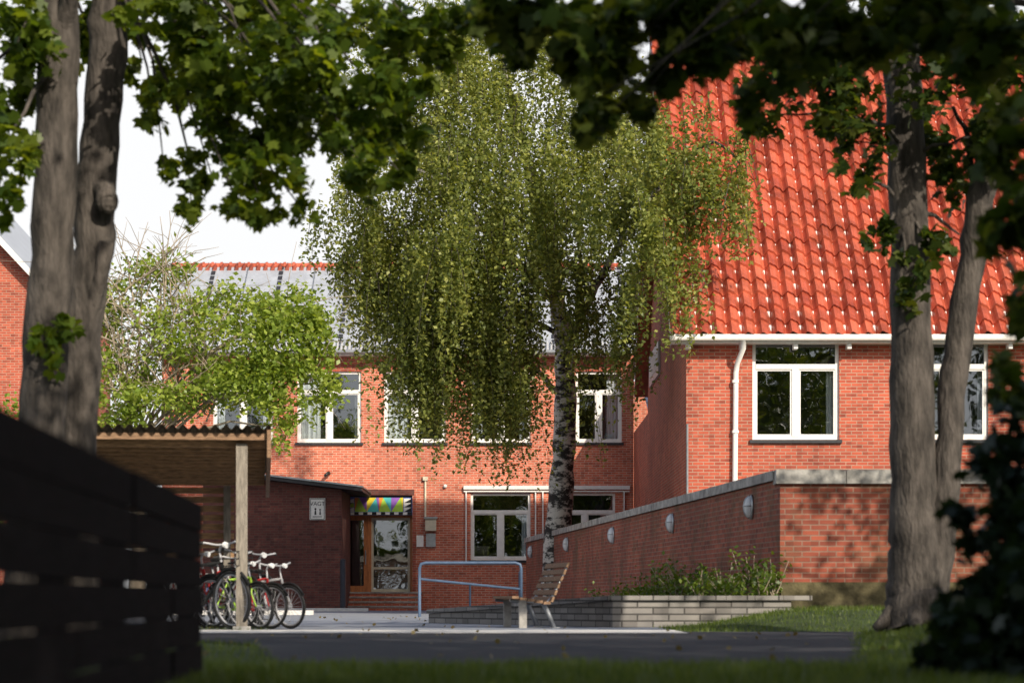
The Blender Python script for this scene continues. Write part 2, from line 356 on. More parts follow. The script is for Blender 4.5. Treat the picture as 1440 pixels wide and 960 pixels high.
def fwall(mb,x0,x1,z0,z1,y,ops,mat,depth=.13,lint=True):
    xs=sorted({x0,x1,*[o[0] for o in ops],*[o[1] for o in ops]}); zs=sorted({z0,z1,*[o[2] for o in ops],*[o[3] for o in ops]})
    for a,b in zip(xs[:-1],xs[1:]):
        for c,d in zip(zs[:-1],zs[1:]):
            if any(o[0]<=(a+b)/2<=o[1] and o[2]<=(c+d)/2<=o[3] for o in ops): continue
            mb.face([(a,y,c),(b,y,c),(b,y,d),(a,y,d)],mat)
    for o in ops:
        a,b,c,d=o[:4]; dd=o[4] if len(o)>4 else depth+.2; e=y+dd
        mb.face([(a,y,c),(a,e,c),(a,e,d),(a,y,d)],mat); mb.face([(b,y,c),(b,y,d),(b,e,d),(b,e,c)],mat)
        mb.face([(a,y,d),(a,e,d),(b,e,d),(b,y,d)],mat); mb.face([(a,y,c),(b,y,c),(b,e,c),(a,e,c)],mat)
def soldier(mb,x0,x1,z0,z1,y,mat):
    x=x0
    while x<x1-.03:
        mb.box(x,x+.068,y-.012,y-.003,z0,z1,mat); x+=.080

# ================================================================ SCHOOL BUILDING (main wing)
S=empty('school_building'); YF=76.0
mb=MB()
up=[(-6.75,-4.74),(-4.02,-2.08),(-1.27,.58),(2.0,3.45),(-9.4,-7.5)]
lo=[(-1.30,.58),(1.34,3.24)]
ops=[(a,b,5.27,7.5) for a,b in up]+[(a,b,1.58,3.69) for a,b in lo]+[(-5.40,-3.13,.58,3.62,.6)]
fwall(mb,-11,3.82,0,8.0,YF,ops,'brick')
mb.face([(-11,YF,0),(-11,YF,8),(-11,85,8),(-11,85,0)],'brick')
mb.face([(-11,85,0),(-11,85,8),(12,85,8),(12,85,0)],'brick')
mb.face([(-11,YF,8),(-11,80.5,11.4),(-11,85,8)],'brick')
mb.box(-5.46,-3.07,YF-.05,YF-.003,3.62,3.80,'brickD'); mb.box(-3.13,-3.03,YF-.05,YF-.003,.5,3.615,'brickR')
for a,b in up: soldier(mb,a-.1,b+.1,7.51,7.75,YF,'brickR')
mb.build('walls',S)
wb=MB()
for i,(a,b) in enumerate(up): window(wb,a,b,5.27,7.5,YF,curt=[(2,.6),(2.2,.4),(1,1),(0,1.8),(1,1)][i])
for i,(a,b) in enumerate(lo): window(wb,a,b,1.58,3.69,YF,curt=(0,.8))
wb.build('windows',S)
rb=MB()
x0,x1=-11.3,3.6; ye,ze=75.55,8.12; yr,zr=80.5,11.45
rb.face([(x0,ye,ze),(3.9,ye,ze),(3.9,yr,zr),(x0,yr,zr)],'roofgrey')
rb.face([(x0,yr,zr),(12,yr,zr),(12,85.4,8.1),(x0,85.4,8.1)],'roofgrey')
sl=Vector((0,yr-ye,zr-ze)); 
for i,x in enumerate(np.arange(-11,3.6,1.12)):
    nd=16
    if i%2==0:
        rb.face([(x-.02,ye,ze+.03),(x+.02,ye,ze+.03),(x+.02,yr,zr+.03),(x-.02,yr,zr+.03)],'steel')
    else:
        for k in range(nd):
            p=Vector((0,ye,ze))+sl*(k/nd); q=Vector((0,ye,ze))+sl*((k+.7)/nd)
            rb.face([(x-.07,p.y,p.z+.04),(x+.07,p.y,p.z+.04),(x+.07,q.y,q.z+.04),(x-.07,q.y,q.z+.04)],'dark')
for k in range(1,4):
    p=Vector((0,ye,ze))+sl*(k/4); rb.box(x0,3.6,p.y-.012,p.y+.012,p.z-.0,p.z+.03,'steel')
rb.tube([(x0,yr-.02,zr-.02),(3.6,yr-.02,zr-.02)],.10,'tile',8)
for i in range(50):
    x=x0+.1+i*.3; rb.tube([(x,yr-.02,zr-.02),(x+.08,yr-.02,zr-.02)],.135,'tile',8)
for i in range(62):
    x=x0+i*.24; rb.tube([(x,yr-.32,zr-.20),(x,yr,zr+.03)],.075,'tile',6)
for i in range(120):
    x=x0+i*.124; rb.tube([(x,ye-.02,ze+.01),(x,ye+.4,ze+.29)],.045,'white',5)
rb.box(x0,3.75,ye-.05,YF-.003,ze-.15,ze-.06,'white'); rb.tube([(x0,ye-.08,ze-.05),(3.7,ye-.08,ze-.05)],.065,'steel',8)
rb.build('roof',S)
db=MB()
y=YF+.32; X0,X1=-5.40,-3.13
db.box(X0,X1,y,y+.06,2.92,3.0,'doorwood')
db.box(X0,X0+.09,y,y+.08,.58,2.92,'doorwood'); db.box(X1-.09,X1,y,y+.08,.58,2.92,'doorwood')
xm=-4.5
db.box(xm-.06,xm+.06,y-.01,y+.08,.58,2.92,'doorwood')
for a,b,z in ((X0+.09,xm-.06,.58),(xm+.06,X1-.09,.58)):
    w=.12 if a<-5 else .07; mt='doorwood' if a<-5 else 'cream'
    db.box(a,a+w,y+.01,y+.06,z,2.92,mt); db.box(b-w,b,y+.01,y+.06,z,2.92,mt)
    db.box(a+w,b-w,y+.01,y+.06,2.84,2.92,mt); db.box(a+w,b-w,y+.01,y+.06,z,z+(.2 if a<-5 else .1),mt)
    if a>-5: db.box(a+w,b-w,y+.012,y+.055,1.3,1.37,mt)
    db.face([(a,y+.035,z),(b,y+.035,z),(b,y+.035,2.9),(a,y+.035,2.9)],'glass')
db.tube([(-4.62,y-.04,1.45),(-4.62,y-.04,1.9)],.018,'steel',6)
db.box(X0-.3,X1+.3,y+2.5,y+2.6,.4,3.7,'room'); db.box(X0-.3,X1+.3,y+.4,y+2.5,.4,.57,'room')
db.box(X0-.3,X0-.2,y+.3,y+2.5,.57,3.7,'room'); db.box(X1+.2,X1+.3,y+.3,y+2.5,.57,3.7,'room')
db.build('entrance_door',S)
ab=MB()
zA,zB=3.0,3.62; ya=YF+.06; ab.box(X0,X1,ya,ya+.24,zA+.002,zB-.002,'pblue')
cols=['lime','orange','purple','teal','yellow','purple','lime','orange','teal','lime','purple','yellow']
w0,w1=-4.95,-3.42; n=4; ci=0; lo_,hi_=zA+.10,zB-.07
for i in range(n):
    a=w0+(w1-w0)*i/n;b=w0+(w1-w0)*(i+1)/n;m_=(a+b)/2+(.1 if i%2 else -.06)
    ab.face([(a,ya-.004,lo_),(b,ya-.004,lo_),(m_,ya-.004,hi_)],cols[ci%12]);ci+=1
    ab.face([(a,ya-.006,lo_),(m_,ya-.006,hi_),(a,ya-.006,hi_)],cols[ci%12]);ci+=1
    ab.face([(m_,ya-.008,hi_),(b,ya-.008,lo_),(b,ya-.008,hi_)],cols[ci%12]);ci+=1
for r_ in range(2):
    for i in range(16):
        a=X0+.02+(X1-X0-.04)*i/16;b=a+(X1-X0-.04)/16; z=zA+.01 if r_==0 else zB-.055
        ab.face([(a,ya-.010,z),(b,ya-.010,z),(b,ya-.010,z+(.08 if r_==0 else .05)),(a,ya-.010,z+(.08 if r_==0 else .05))],'black' if (i+r_)%2 or r_ else 'white')
for i in range(3):
    z=zA+.10+i*.14
    ab.face([(-3.40,ya-.012,z),(-3.16,ya-.012,z),(-3.16,ya-.012,z+.14)],'black'); ab.face([(-3.40,ya-.012,z),(-3.16,ya-.012,z+.14),(-3.40,ya-.012,z+.14)],'white')
    ab.face([(-5.38,ya-.012,z),(-4.97,ya-.012,z),(-4.97,ya-.012,z+.14)],'white' if i!=1 else 'lime'); ab.face([(-5.38,ya-.012,z),(-4.97,ya-.012,z+.14),(-5.38,ya-.012,z+.14)],'purple' if i!=1 else 'black')
ab.build('painted_panel',S)
sb=MB()
for i in range(4):
    sb.box(-5.25,-2.85,YF-.34*(4-i),YF-.003 if i==3 else YF-.34*(3-i),0,.145*(i+1)-.04,'brick')
    sb.box(-5.27,-2.83,YF-.34*(4-i)-.03,YF-.003 if i==3 else YF-.34*(3-i)-.032,.145*(i+1)-.04,.145*(i+1),'concrete')
sb.box(-5.38,-3.15,YF,YF+.32,.5,.585,'concrete')
sb.build('entrance_steps',S)
eb=MB()
eb.box(-1.52,3.7,YF-.12,YF-.003,3.80,3.92,'white'); eb.box(-1.52,3.7,YF-.08,YF-.003,3.72,3.76,'white')
for x in (-1.46,.72,.95,3.5): eb.box(x,x+.04,YF-.09,YF-.02,1.5,3.72,'white')
eb.tube([(-2.72,YF-.05,2.9),(-2.72,YF-.05,4.1)],.03,'cream',6); eb.box(-2.8,-2.65,YF-.1,YF-.003,4.08,4.2,'cream')
eb.box(-2.72,-2.38,YF-.22,YF-.003,2.5,2.88,'cream'); eb.box(-2.76,-2.34,YF-.27,YF-.003,2.88,2.94,'steel')
eb.box(-3.0,-2.78,YF-.05,YF-.003,2.0,2.36,'white'); eb.box(-2.7,-2.4,YF-.07,YF-.003,2.0,2.42,'steel')
eb.tube([(-5.75,YF,4.3),(-5.75,YF-.2,4.32),(-5.85,YF-.35,4.22)],.05,'black',6)
eb.ball((-2.1,YF-.04,3.9),.06,'white')
eb.tube([(1.0,YF-.06,0),(1.0,YF-.06,1.5)],.03,'steel',6)
eb.build('wall_fittings',S)

# ---------------------------------------------------------------- annex
A=empty('brick_annex'); mb=MB()
mb.prism([(-9.2,0),(-5.08,0),(-5.08,3.62),(-9.2,4.12)],72,75.99,'brickD'); mb.build('walls',A)
mb=MB()
def slab(x0,z0,x1,z1,y0,y1,t,mat):
    mb.face([(x0,y0,z0),(x1,y0,z1),(x1,y0,z1+t),(x0,y0,z0+t)],mat); mb.face([(x0,y1,z0),(x1,y1,z1),(x1,y1,z1+t),(x0,y1,z0+t)],mat)
    mb.face([(x0,y0,z0+t),(x1,y0,z1+t),(x1,y1,z1+t),(x0,y1,z0+t)],mat); mb.face([(x0,y0,z0),(x1,y0,z1),(x1,y1,z1),(x0,y1,z0)],mat)
    mb.face([(x1,y0,z1),(x1,y1,z1),(x1,y1,z1+t),(x1,y0,z1+t)],mat); mb.face([(x0,y0,z0),(x0,y1,z0),(x0,y1,z0+t),(x0,y0,z0+t)],mat)
slab(-9.3,4.14,-4.45,3.56,71.6,75.98,.1,'dark'); slab(-9.3,4.245,-4.42,3.665,71.56,75.98,.05,'steel')
mb.build('roof',A)
T=empty('notice_sign'); mb=MB()
mb.box(-6.02,-5.56,71.95,71.997,2.72,3.36,'white')
for a,b,c,d in ((-6.0,-5.58,3.33,3.345),(-6.0,-5.58,2.735,2.75),(-6.0,-5.985,2.75,3.33),(-5.595,-5.58,2.75,3.33)): mb.box(a,b,71.942,71.949,c,d,'black')
mb.ball((-5.85,71.94,3.04),(.03,.006,.03),'black'); mb.prism([(-5.88,2.87),(-5.82,2.87),(-5.835,3.0),(-5.865,3.0)],71.94,71.948,'black')
mb.ball((-5.71,71.94,3.02),(.025,.006,.025),'black'); mb.prism([(-5.735,2.87),(-5.685,2.87),(-5.7,2.985),(-5.72,2.985)],71.94,71.948,'black')
mb.box(-5.93,-5.65,71.94,71.948,2.8,2.82,'black'); mb.build('plate',T)
cu=bpy.data.curves.new('lettering','FONT'); cu.body='VAGT'; cu.size=.17; cu.align_x='CENTER'; cu.extrude=.002
to=bpy.data.objects.new('lettering',cu); scene.collection.objects.link(to); to.parent=T; to.location=(-5.79,71.943,3.14); to.rotation_euler=(math.pi/2,0,0); cu.materials.append(M['black'])
mb=MB(); mb.tube([(-4.98,71.2,0),(-4.98,71.2,1.5)],.085,'dark',10); mb.ball((-4.98,71.2,1.5),(.085,.085,.05),'dark'); mb.tube([(-4.98,71.2,0),(-4.98,71.2,.05)],.13,'steel',10); mb.build('bollard')

# ================================================================ TILED BRICK HOUSE (right)
H=empty('brick_house'); YH=53.0; XL=3.82; XR=17; EZ=6.15; RY=60.5; RZ=EZ+8.05
mb=MB(); wo=[(5.27,7.17,3.86,6.06),(8.54,10.44,3.86,6.06),(12.2,14.1,3.86,6.06)]
fwall(mb,XL,XR,0,EZ,YH,wo,'brickR')
YB=68.0
mb.face([(XL,YH,0),(XL,YH,EZ),(XL,RY,RZ),(XL,YB,EZ),(XL,YB,0)],'brickR')
mb.face([(XR,YH,0),(XR,YB,0),(XR,YB,EZ),(XR,RY,RZ),(XR,YH,EZ)],'brickR'); mb.face([(XL,YB,0),(XR,YB,0),(XR,YB,EZ),(XL,YB,EZ)],'brickR')
mb.face([(XL+.02,YB,0),(XL+.02,76.2,0),(XL+.02,76.2,5.6),(XL+.02,YB,5.6)],'brickR'); mb.face([(XL+.02,YB,5.6),(12,YB,5.6),(12,76,8),(XL+.02,76,8)],'roofgrey')
mb.build('walls',H)
wb=MB()
for i,(a,b,c,d) in enumerate(wo): window(wb,a,b,c,d,YH,curt=[(0,.7),(0,.5),(1,1)][i],transom=.27)
wb.build('windows',H)
rb=MB(); xa,xb=3.45,17.4; ye=YH-.45; ze=EZ+.02-.1; dy=RY-ye; dz=RZ+.15-ze; SL=math.hypot(dy,dz); ny,nz=-dz/SL,dy/SL
per=.325; rows=24; rl=SL/rows; seg=10; nc=int((xb-xa)/per)
def prof(u):
    a=2*math.pi*u; return .075*math.sin(a)+.028*math.sin(2*a+.6)
V=[];
for rI in range(rows):
    for e in (0,1):
        s_=(rI+e)*rl; off=.065*(1-e)
        row=[]
        for i in range(nc*seg+1):
            q_=rI*12.9+(i//seg)*78.2; jit=.010*math.sin(q_); sj=.018*math.sin(q_*1.7)*(1-e)
            x=xa+i*per/seg; h=prof((i%seg)/seg)+off+jit
            row.append(Vector((x,ye+dy*(s_+sj)/SL+ny*h,ze+dz*(s_+sj)/SL+nz*h)))
        V.append(row)
for j in range(len(V)-1):
    lip=(j%2==1)
    for i in range(nc*seg):
        c=i//seg+.5; r_=(j+ (1 if lip else 0))//2+.5
        rb.face([V[j][i],V[j][i+1],V[j+1][i+1],V[j+1][i]],'tile',uv=[(c,r_)]*4,smooth=not lip)
rb.face([(xa,RY,RZ+.15),(xb,RY,RZ+.15),(xb,YB+.45,ze),(xa,YB+.45,ze)],'tile',uv=[(.5,.5)]*4)
rb.tube([(xa,RY,RZ+.2),(xb,RY,RZ+.2)],.17,'tile',8)
for i in range(36): x=xa+i*.4; rb.tube([(x,RY,RZ+.2),(x+.12,RY,RZ+.2)],.21,'tile',8)
rb.face([(xa+.03,ye+.05,ze-.06),(xb-.03,ye+.05,ze-.06),(xb-.03,RY,RZ+.0),(xa+.03,RY,RZ+.0)],'white')
for X in (xa,):
    a=Vector((X,ye,ze-.02)); b=Vector((X,RY,RZ+.12)); rb.face([a,b,b-Vector((0,0,.25)),a-Vector((0,0,.25))],'white')
    a=Vector((X,YB+.45,ze-.02)); rb.face([a,b,b-Vector((0,0,.25)),a-Vector((0,0,.25))],'white')
rb.box(xa,xb,YH-.4,YH-.003,ze-.13,ze-.09,'white'); rb.tube([(xa-.02,ye-.02,ze-.02),(xb,ye-.02,ze-.02)],.075,'white',10)
for x in np.arange(xa+.35,xb,1.17): rb.box(x,x+.09,YH-.33,YH-.003,ze-.25,ze-.133,'white')
rb.build('roof',H)
eb=MB(); x=4.93
eb.tube([(x+.1,ye,ze-.06),(x+.1,ye+.02,ze-.25),(x,YH-.12,ze-.55),(x-.03,YH-.09,ze-.75),(x-.05,YH-.09,3.1),(x-.05,YH-.09,0)],.06,'white',10)
for z in (5.1,4.0): eb.tube([(x-.04,YH-.09,z),(x-.04,YH-.09,z+.06)],.075,'white',10)
eb.tube([(XL+.02,YH-.05,0),(XL+.02,YH-.05,4.2)],.025,'steel',6)
eb.build('downpipe',H)
mb=MB(); mb.box(XL-.06,XL-.003,62.2,66.4,6.15,7.0,'silver')
for i in range(9): mb.box(XL-.07,XL-.062,62.5+i*.42,62.5+i*.42+.26,6.35,6.8,'white')
mb.build('wall_sign')

# ---------------------------------------------------------------- gabled house far left
Gh=empty('gabled_house'); mb=MB(); xr=-13.95
mb.prism([(-24,0),(xr,0),(xr,9.75),(-19,15.2),(-24,9.75)],70,84,'brickR'); mb.build('walls',Gh)
mb=MB()
mb.face([(xr+.25,69.7,9.62),(-19,69.7,15.36),(-19,84,15.36),(xr+.25,84,9.62)],'roofgrey'); mb.face([(-24.25,69.7,9.62),(-19,69.7,15.36),(-19,84,15.36),(-24.25,84,9.62)],'roofgrey')
mb.prism([(xr+.25,9.45),(xr+.25,9.66),(-19,15.4),(-24.25,9.66),(-24.25,9.45),(-19,15.1)],69.6,69.75,'white'); mb.build('roof',Gh)

# ================================================================ GARDEN WALL with lamps
def wx(y): return 3.77-.0856*(y-34)
W=empty('garden_wall'); mb=MB()
y0,y1=34.0,73.0; th=.3
A_=Vector((wx(y0),y0,0));B_=Vector((wx(y1),y1,0)); d=(B_-A_).normalized(); nrm=Vector((-d.y,d.x,0))
ri=-nrm*th
def z(p,h): return Vector((p.x,p.y,h))
mb.face([z(A_,0),z(B_,0),z(B_,2.06),z(A_,2.06)],'brickW'); mb.face([z(B_,0),z(B_+ri,0),z(B_+ri,2.06),z(B_,2.06)],'brickW'); mb.face([z(A_+ri,0),z(B_+ri,0),z(B_+ri,2.06),z(A_+ri,2.06)],'brickW')
XE=10
mb.face([z(A_,.62),(XE,y0,.62),(XE,y0,2.0),z(A_,2.0)],'brickW'); mb.face([(A_.x,y0+.3,0),(XE,y0+.3,0),(XE,y0+.3,2.0),(A_.x,y0+.3,2.0)],'brickW')
mb.box(A_.x+.01,XE,y0-.03,y0+.2,0,.62,'plinth')
mb.build('brickwork',W)
mb=MB(); n=32
for i in range(n):
    a=A_.lerp(B_,i/n)+d*.005; b=A_.lerp(B_,(i+1)/n)-d*.008; o=nrm*.06; q=ri-nrm*.06
    if i==0: a=a+d*.2
    c=[a+o,b+o,b+q,a+q]; z0_,z1_=2.06,2.20
    mb.face([z(p,z1_) for p in c],'concrete')
    for k in range(4): mb.face([z(c[k],z0_),z(c[(k+1)%4],z0_),z(c[(k+1)%4],z1_),z(c[k],z1_)],'concrete')
x=A_.x-.06
while x<XE:
    mb.box(x,min(x+.98,XE),y0-.06,y0+.36,2.0+.002,2.20,'concrete'); x+=.99
mb.build('coping',W)
for yl in (36.1,43.85,52.3,61.4,71.2):
    mb=MB(); p=Vector((wx(yl),yl,1.75)); k_=.88
    R=Matrix.Translation(p)@Matrix.Rotation(math.atan2(nrm.y,nrm.x),4,'Z')@Matrix.Scale(k_,4)
    mb.ball((.05,0,0),(.10,.115,.185),'lampglass',18,12)
    pts=[Vector((.02,.12*math.cos(t),.19*math.sin(t))) for t in np.linspace(0,2*math.pi,24,endpoint=False)]
    mb.tube(pts,.022,'steel',6,closed=True)
    pts=[Vector((.05+.105*math.sin(t),.0,.19*math.cos(t))) for t in np.linspace(0,math.pi,10)]; mb.tube(pts,.010,'steel',5)
    mb.tube([Vector((.05+.105*math.cos(t),.118*math.sin(t),.02)) for t in np.linspace(-1.57,1.57,10)],.010,'steel',5)
    o=mb.build('wall_lamp'); o.matrix_world=R

# ---------------------------------------------------------------- low stone wall / planter
mb=MB()
def wallseg(a,b,za,zb,th,mat,cap=None):
    a=Vector((*a,0));b=Vector((*b,0)); d=(b-a).normalized(); n=Vector((-d.y,d.x,0))*th
    mb.face([z(a,0),z(b,0),z(b,zb),z(a,za)],mat); mb.face([z(a+n,0),z(b+n,0),z(b+n,zb),z(a+n,za)],mat)
    mb.face([z(a,za),z(b,zb),z(b+n,zb),z(a+n,za)],mat); mb.face([z(a,0),z(a+n,0),z(a+n,za),z(a,za)],mat); mb.face([z(b,0),z(b+n,0),z(b+n,zb),z(b,zb)],mat)
wallseg((1.35,32.4),(3.74,32.4),.36,.36,.25,'stone'); wallseg((-1.31,38),(1.35,32.4),.15,.36,.22,'stone')
mb.build('low_stone_wall')
mb=MB()
x=1.33
while x<3.7: mb.box(x,x+.38,32.36,32.68,.363,.43,'stone'); x+=.385
a=Vector((-1.31,38,0));b=Vector((1.33,32.4,0)); d=(b-a).normalized(); n=Vector((-d.y,d.x,0))
for i in range(15):
    p=a.lerp(b,i/15)+d*.004;q=a.lerp(b,(i+1)/15)-d*.004; zz0=.153+.21*i/15; zz1=.153+.21*(i+1)/15
    c=[p-n*.04,q-n*.04,q+n*.26,p+n*.26]; lo_=[z(c[0],zz0),z(c[1],zz1),z(c[2],zz1),z(c[3],zz0)]; hi=[v+Vector((0,0,.065)) for v in lo_]
    mb.face(hi,'stone')
    for k in range(4): mb.face([lo_[k],lo_[(k+1)%4],hi[(k+1)%4],hi[k]],'stone')
mb.build('stone_coping')
mb=MB(); mb.face([(3.74,32.6,.38),(1.4,32.6,.38),(-1.2,38.1,.17),(wx(50)-1.6,50,.1),(wx(50),50,.12),(wx(42),42,.3),(3.77,34,.40)],'soil'); mb.build('planter_soil')
pts=[];tb=MB()
for i in range(80):
    t=random.random(); yy_=33.0+t*14; xx=wx(yy_)-random.uniform(.1,1.0); zz=.38-.02*(yy_-33)
    hgt=random.uniform(.2,.6)*(1.3 if random.random()<.3 else .9)
    for s_ in range(4):
        e=(xx+random.gauss(0,.15),yy_+random.gauss(0,.15),zz+hgt*random.uniform(.6,1.1)); limb(tb,(xx,yy_,zz),e,.009,.004,'twig',0,4,4)
        for u in np.linspace(.25,1.05,8):
            q=np.array((xx,yy_,zz))*(1-u)+np.array(e)*u; pts.append(q+rng.normal(0,.055,(3,3)))
pl=empty('planter_shrubs'); tb.build('stems',pl); leafmesh('foliage',np.concatenate(pts),.075,DIAMOND,'leafP',pl)

mb=MB(); yq=45
zt=1.05; r=.03
mb.tube([(-1.72,yq,.05),(-1.72,yq,zt-.1),(-1.69,yq,zt-.02),(-1.6,yq,zt),(.06,yq,zt),(.15,yq,zt-.03),(.17,yq,zt-.1),(.17,yq,.1)],r,'blue',8)
mb.tube([(-1.72,yq,.75),(.17,yq,.56)],.024,'blue',8); mb.tube([(-.78,yq,.66),(-.78,yq,.12)],.02,'blue',8)
mb.tube([(.17,yq,.9),(.17,52,.95),(.17,52,.1)],r,'blue',8)
mb.build('ramp_handrail')
# ================================================================ BENCH
B=empty('park_bench'); Rm=Matrix.Translation((.30,32.3,0))@Matrix.Rotation(math.radians(9),4,'Z')
mb=MB()
for i in range(5):
    x=-.42+i*.105; zz=.405-.018*i
    mb.box(x,x+.09,-.75,.95,zz-.018,zz+.018,'wood',Rm)
mb.build('seat',B); mb=MB()
for i in range(6):
    t=i/5; cx=.12+.20*t; cz=.38+.45*t
    Q=Rm@Matrix.Translation((cx,0,cz))@Matrix.Rotation(math.radians(24),4,'Y')
    mb.box(-.014,.014,-.75,.95,-.034,.034,'wood',Q)
mb.build('backrest',B); mb=MB()
for yb in (-.55,.75):
    mb.box(-.30,-.20,yb-.04,yb+.04,0,.37,'concrete',Rm)
    mb.tube([Rm@Vector(p) for p in ((-.42,yb,.37),(-.1,yb,.345),(.06,yb,.32),(.15,yb,.42),(.36,yb,.86))],.02,'steel',6)
    mb.tube([Rm@Vector(p) for p in ((.02,yb,.33),(.09,yb,.2),(.17,yb,0))],.032,'steel',6)
    mb.box(.12,.24,yb-.05,yb+.05,0,.015,'steel',Rm)
mb.build('legs',B)

# ================================================================ BIKE SHED
K=empty('bicycle_shed'); ang=math.radians(6); O=Matrix.Translation((-3.04,30,0))@Matrix.Rotation(ang,4,'Z')
mb=MB(); nw=300; X0=-5.2
def cc(i,yv):
    x=.05+X0*(i/nw); return O@Vector((x,yv,2.47+.028*math.sin(i/nw*5.2/.13*2*math.pi) -.06*yv))
for i in range(nw): mb.face([cc(i,-.35),cc(i+1,-.35),cc(i+1,4.9),cc(i,4.9)],'corr',smooth=True)
mb.build('corrugated_roof',K)
mb=MB()
mb.box(X0,.0,-.22,-.16,2.34,2.42,'wood',O)
a0=[O@Vector(p) for p in ((0,-.3,2.46),(0,-.3,2.12),(0,4.8,1.84),(0,4.8,2.16))]; off=O.to_3x3()@Vector((.05,0,0))
mb.face(a0,'wood'); mb.face([p+off for p in a0],'wood')
for k in range(4): mb.face([a0[k],a0[(k+1)%4],a0[(k+1)%4]+off,a0[k]+off],'wood')
for i in range(12):
    yv=-.0+i*.40; mb.box(X0,-.02,yv,yv+.08,2.29-.06*yv-.03,2.40-.06*yv,'slat',O)
mb.build('roof_timbers',K)
mb=MB()
for i in range(9):
    zz=.98+i*.13; mb.box(X0,-.45,4.70,4.73,zz,zz+.085,'slat',O)
for i in range(9):
    zz=.9+i*.135; mb.box(X0-.03,X0,0,4.7,zz,zz+.095,'slat',O)
mb.build('slat_walls',K)
mb=MB()
for x,yv in ((-.38,-.12),(-2.7,-.12),(-5.1,-.12),(-.6,4.58),(-2.9,4.58),(-5.1,4.58)):
    mb.box(x,x+(.14 if yv<0 else .1),yv,yv+.11,0,2.3-.06*max(yv,0),'woodpost',O)
mb.box(-.42,-.20,-.16,.04,0,.05,'concrete',O)
mb.tube([O@Vector((-.3,.0,1.75)),O@Vector((-.3,.6,2.2))],.035,'woodpost',4)
mb.build('posts',K)

def bicycle(pos,rot,col,s=1.0,steer=.2,lean=.06,basket=False):
    mb=MB(); R=.335; wb_=1.04
    def wheel(cx,rotz):
        M_=Matrix.Translation((cx,0,R))@Matrix.Rotation(rotz,4,'Z')
        b0=len(mb.v)
        mb.ring((0,0,0),R-.022,.022,'tyre',n=32); mb.ring((0,0,0),R-.052,.012,'silver',n=32,seg=5)
        for i in range(20):
            a=2*math.pi*i/20; mb.tube([(0,.015*(-1)**i,0),((R-.05)*math.cos(a),0,(R-.05)*math.sin(a))],.003,'silver',3,cap=False)
        mb.tube([(0,-.04,0),(0,.04,0)],.022,'silver',8)
        for i in range(b0,len(mb.v)): mb.v[i]=M_@mb.v[i]
        pts=[M_@Vector(((R+.022)*math.cos(t),0,(R+.022)*math.sin(t))) for t in np.linspace(.5,2.3,8)]
        mb.tube(pts,.02,'black',4)
    wheel(0,0); wheel(wb_,steer)
    bb=Vector((.43,0,.28)); st=Vector((.30,0,.72)); hd=Vector((.86,0,.76)); hl=Vector((.90,0,.62))
    for a,b,r in ((bb,st,.018),(st,hd,.019),(bb,hl,.024),(hd,hl,.022),(Vector((0,.05,R)),bb+Vector((0,.03,0)),.010),(Vector((0,-.05,R)),bb-Vector((0,.03,0)),.010),(Vector((0,.05,R)),st,.010),(Vector((0,-.05,R)),st,.010)):
        mb.tube([a,b],r,col,7)
    Q=Matrix.Translation((wb_,0,R))@Matrix.Rotation(steer,4,'Z')
    for sy in (.05,-.05): mb.tube([hl,Q@Vector((-.09,sy,.2)),Q@Vector((0,sy,0))],.013,col,6)
    mb.tube([st,Vector((.26,0,.86))],.013,'silver',6)
    mb.ball((.24,0,.88),(.13,.07,.035),'black',12,6); mb.ball((.34,0,.88),(.07,.03,.025),'black',10,6)
    h=Vector((.83,0,.9)); mb.tube([hd,h,Vector((.88,0,.96))],.014,'silver',6)
    D=Matrix.Translation((.88,0,.96))@Matrix.Rotation(steer,4,'Z')
    mb.tube([D@Vector(p) for p in ((-.14,-.29,.02),(-.03,-.22,.03),(0,-.08,0),(0,.08,0),(-.03,.22,.03),(-.14,.29,.02))],.012,'silver',6)
    for sy in (-1,1): mb.tube([D@Vector((-.14,.29*sy,.02)),D@Vector((-.04,.23*sy,.03))],.019,'black',7)
    mb.tube([D@Vector((.05,0,.0)),D@Vector((.10,0,-.01))],.035,'lampglass',8)
    mb.ring((.43,0.06,.28),.085,.008,'silver',n=18,seg=4); mb.ring((0,0.06,R),.035,.008,'silver',n=12,seg=4)
    mb.tube([(.43,.06,.365),(0,.06,R+.035)],.005,'black',4); mb.tube([(.43,.06,.195),(0,.06,R-.035)],.005,'black',4)
    mb.tube([(.43,.09,.28),(.53,.10,.15)],.01,'silver',5); mb.tube([(.43,-.09,.28),(.33,-.10,.41)],.01,'silver',5)
    mb.box(.49,.57,.10,.19,.14,.16,'black'); mb.box(.29,.37,-.19,-.10,.4,.42,'black')
    for sy in (-.06,.06): mb.tube([(-.22,sy,.7),(.2,sy,.7)],.006,'silver',4); mb.tube([(0,sy,R),(-.1,sy,.7)],.005,'silver',4)
    for k in range(4): mb.tube([(-.2+k*.12,-.06,.7),(-.2+k*.12,.06,.7)],.005,'silver',4)
    mb.box(-.245,-.225,-.03,.03,.62,.68,'red')
    mb.tube([(.43,-.05,.27),(.36,-.16,0.02)],.008,'silver',5)
    if basket:
        for zz in (.72,.8,.88):
            mb.tube([D@Vector(p) for p in ((.08,-.16,zz-.96),(.34,-.16,zz-.96),(.34,.16,zz-.96),(.08,.16,zz-.96))],.006,'black',4,closed=True)
        for k in range(6): mb.tube([D@Vector((.34,-.16+k*.064,-.24)),D@Vector((.34,-.16+k*.064,-.08))],.004,'black',4)
    o=mb.build('bicycle'); o.matrix_world=Matrix.Translation(pos)@Matrix.Rotation(rot,4,'Z')@Matrix.Rotation(lean,4,'X')@Matrix.Scale(s,4)
bd=math.radians
bicycle((-4.2,30.9,.006),bd(-50),'black',1.10,.1,.05,True)
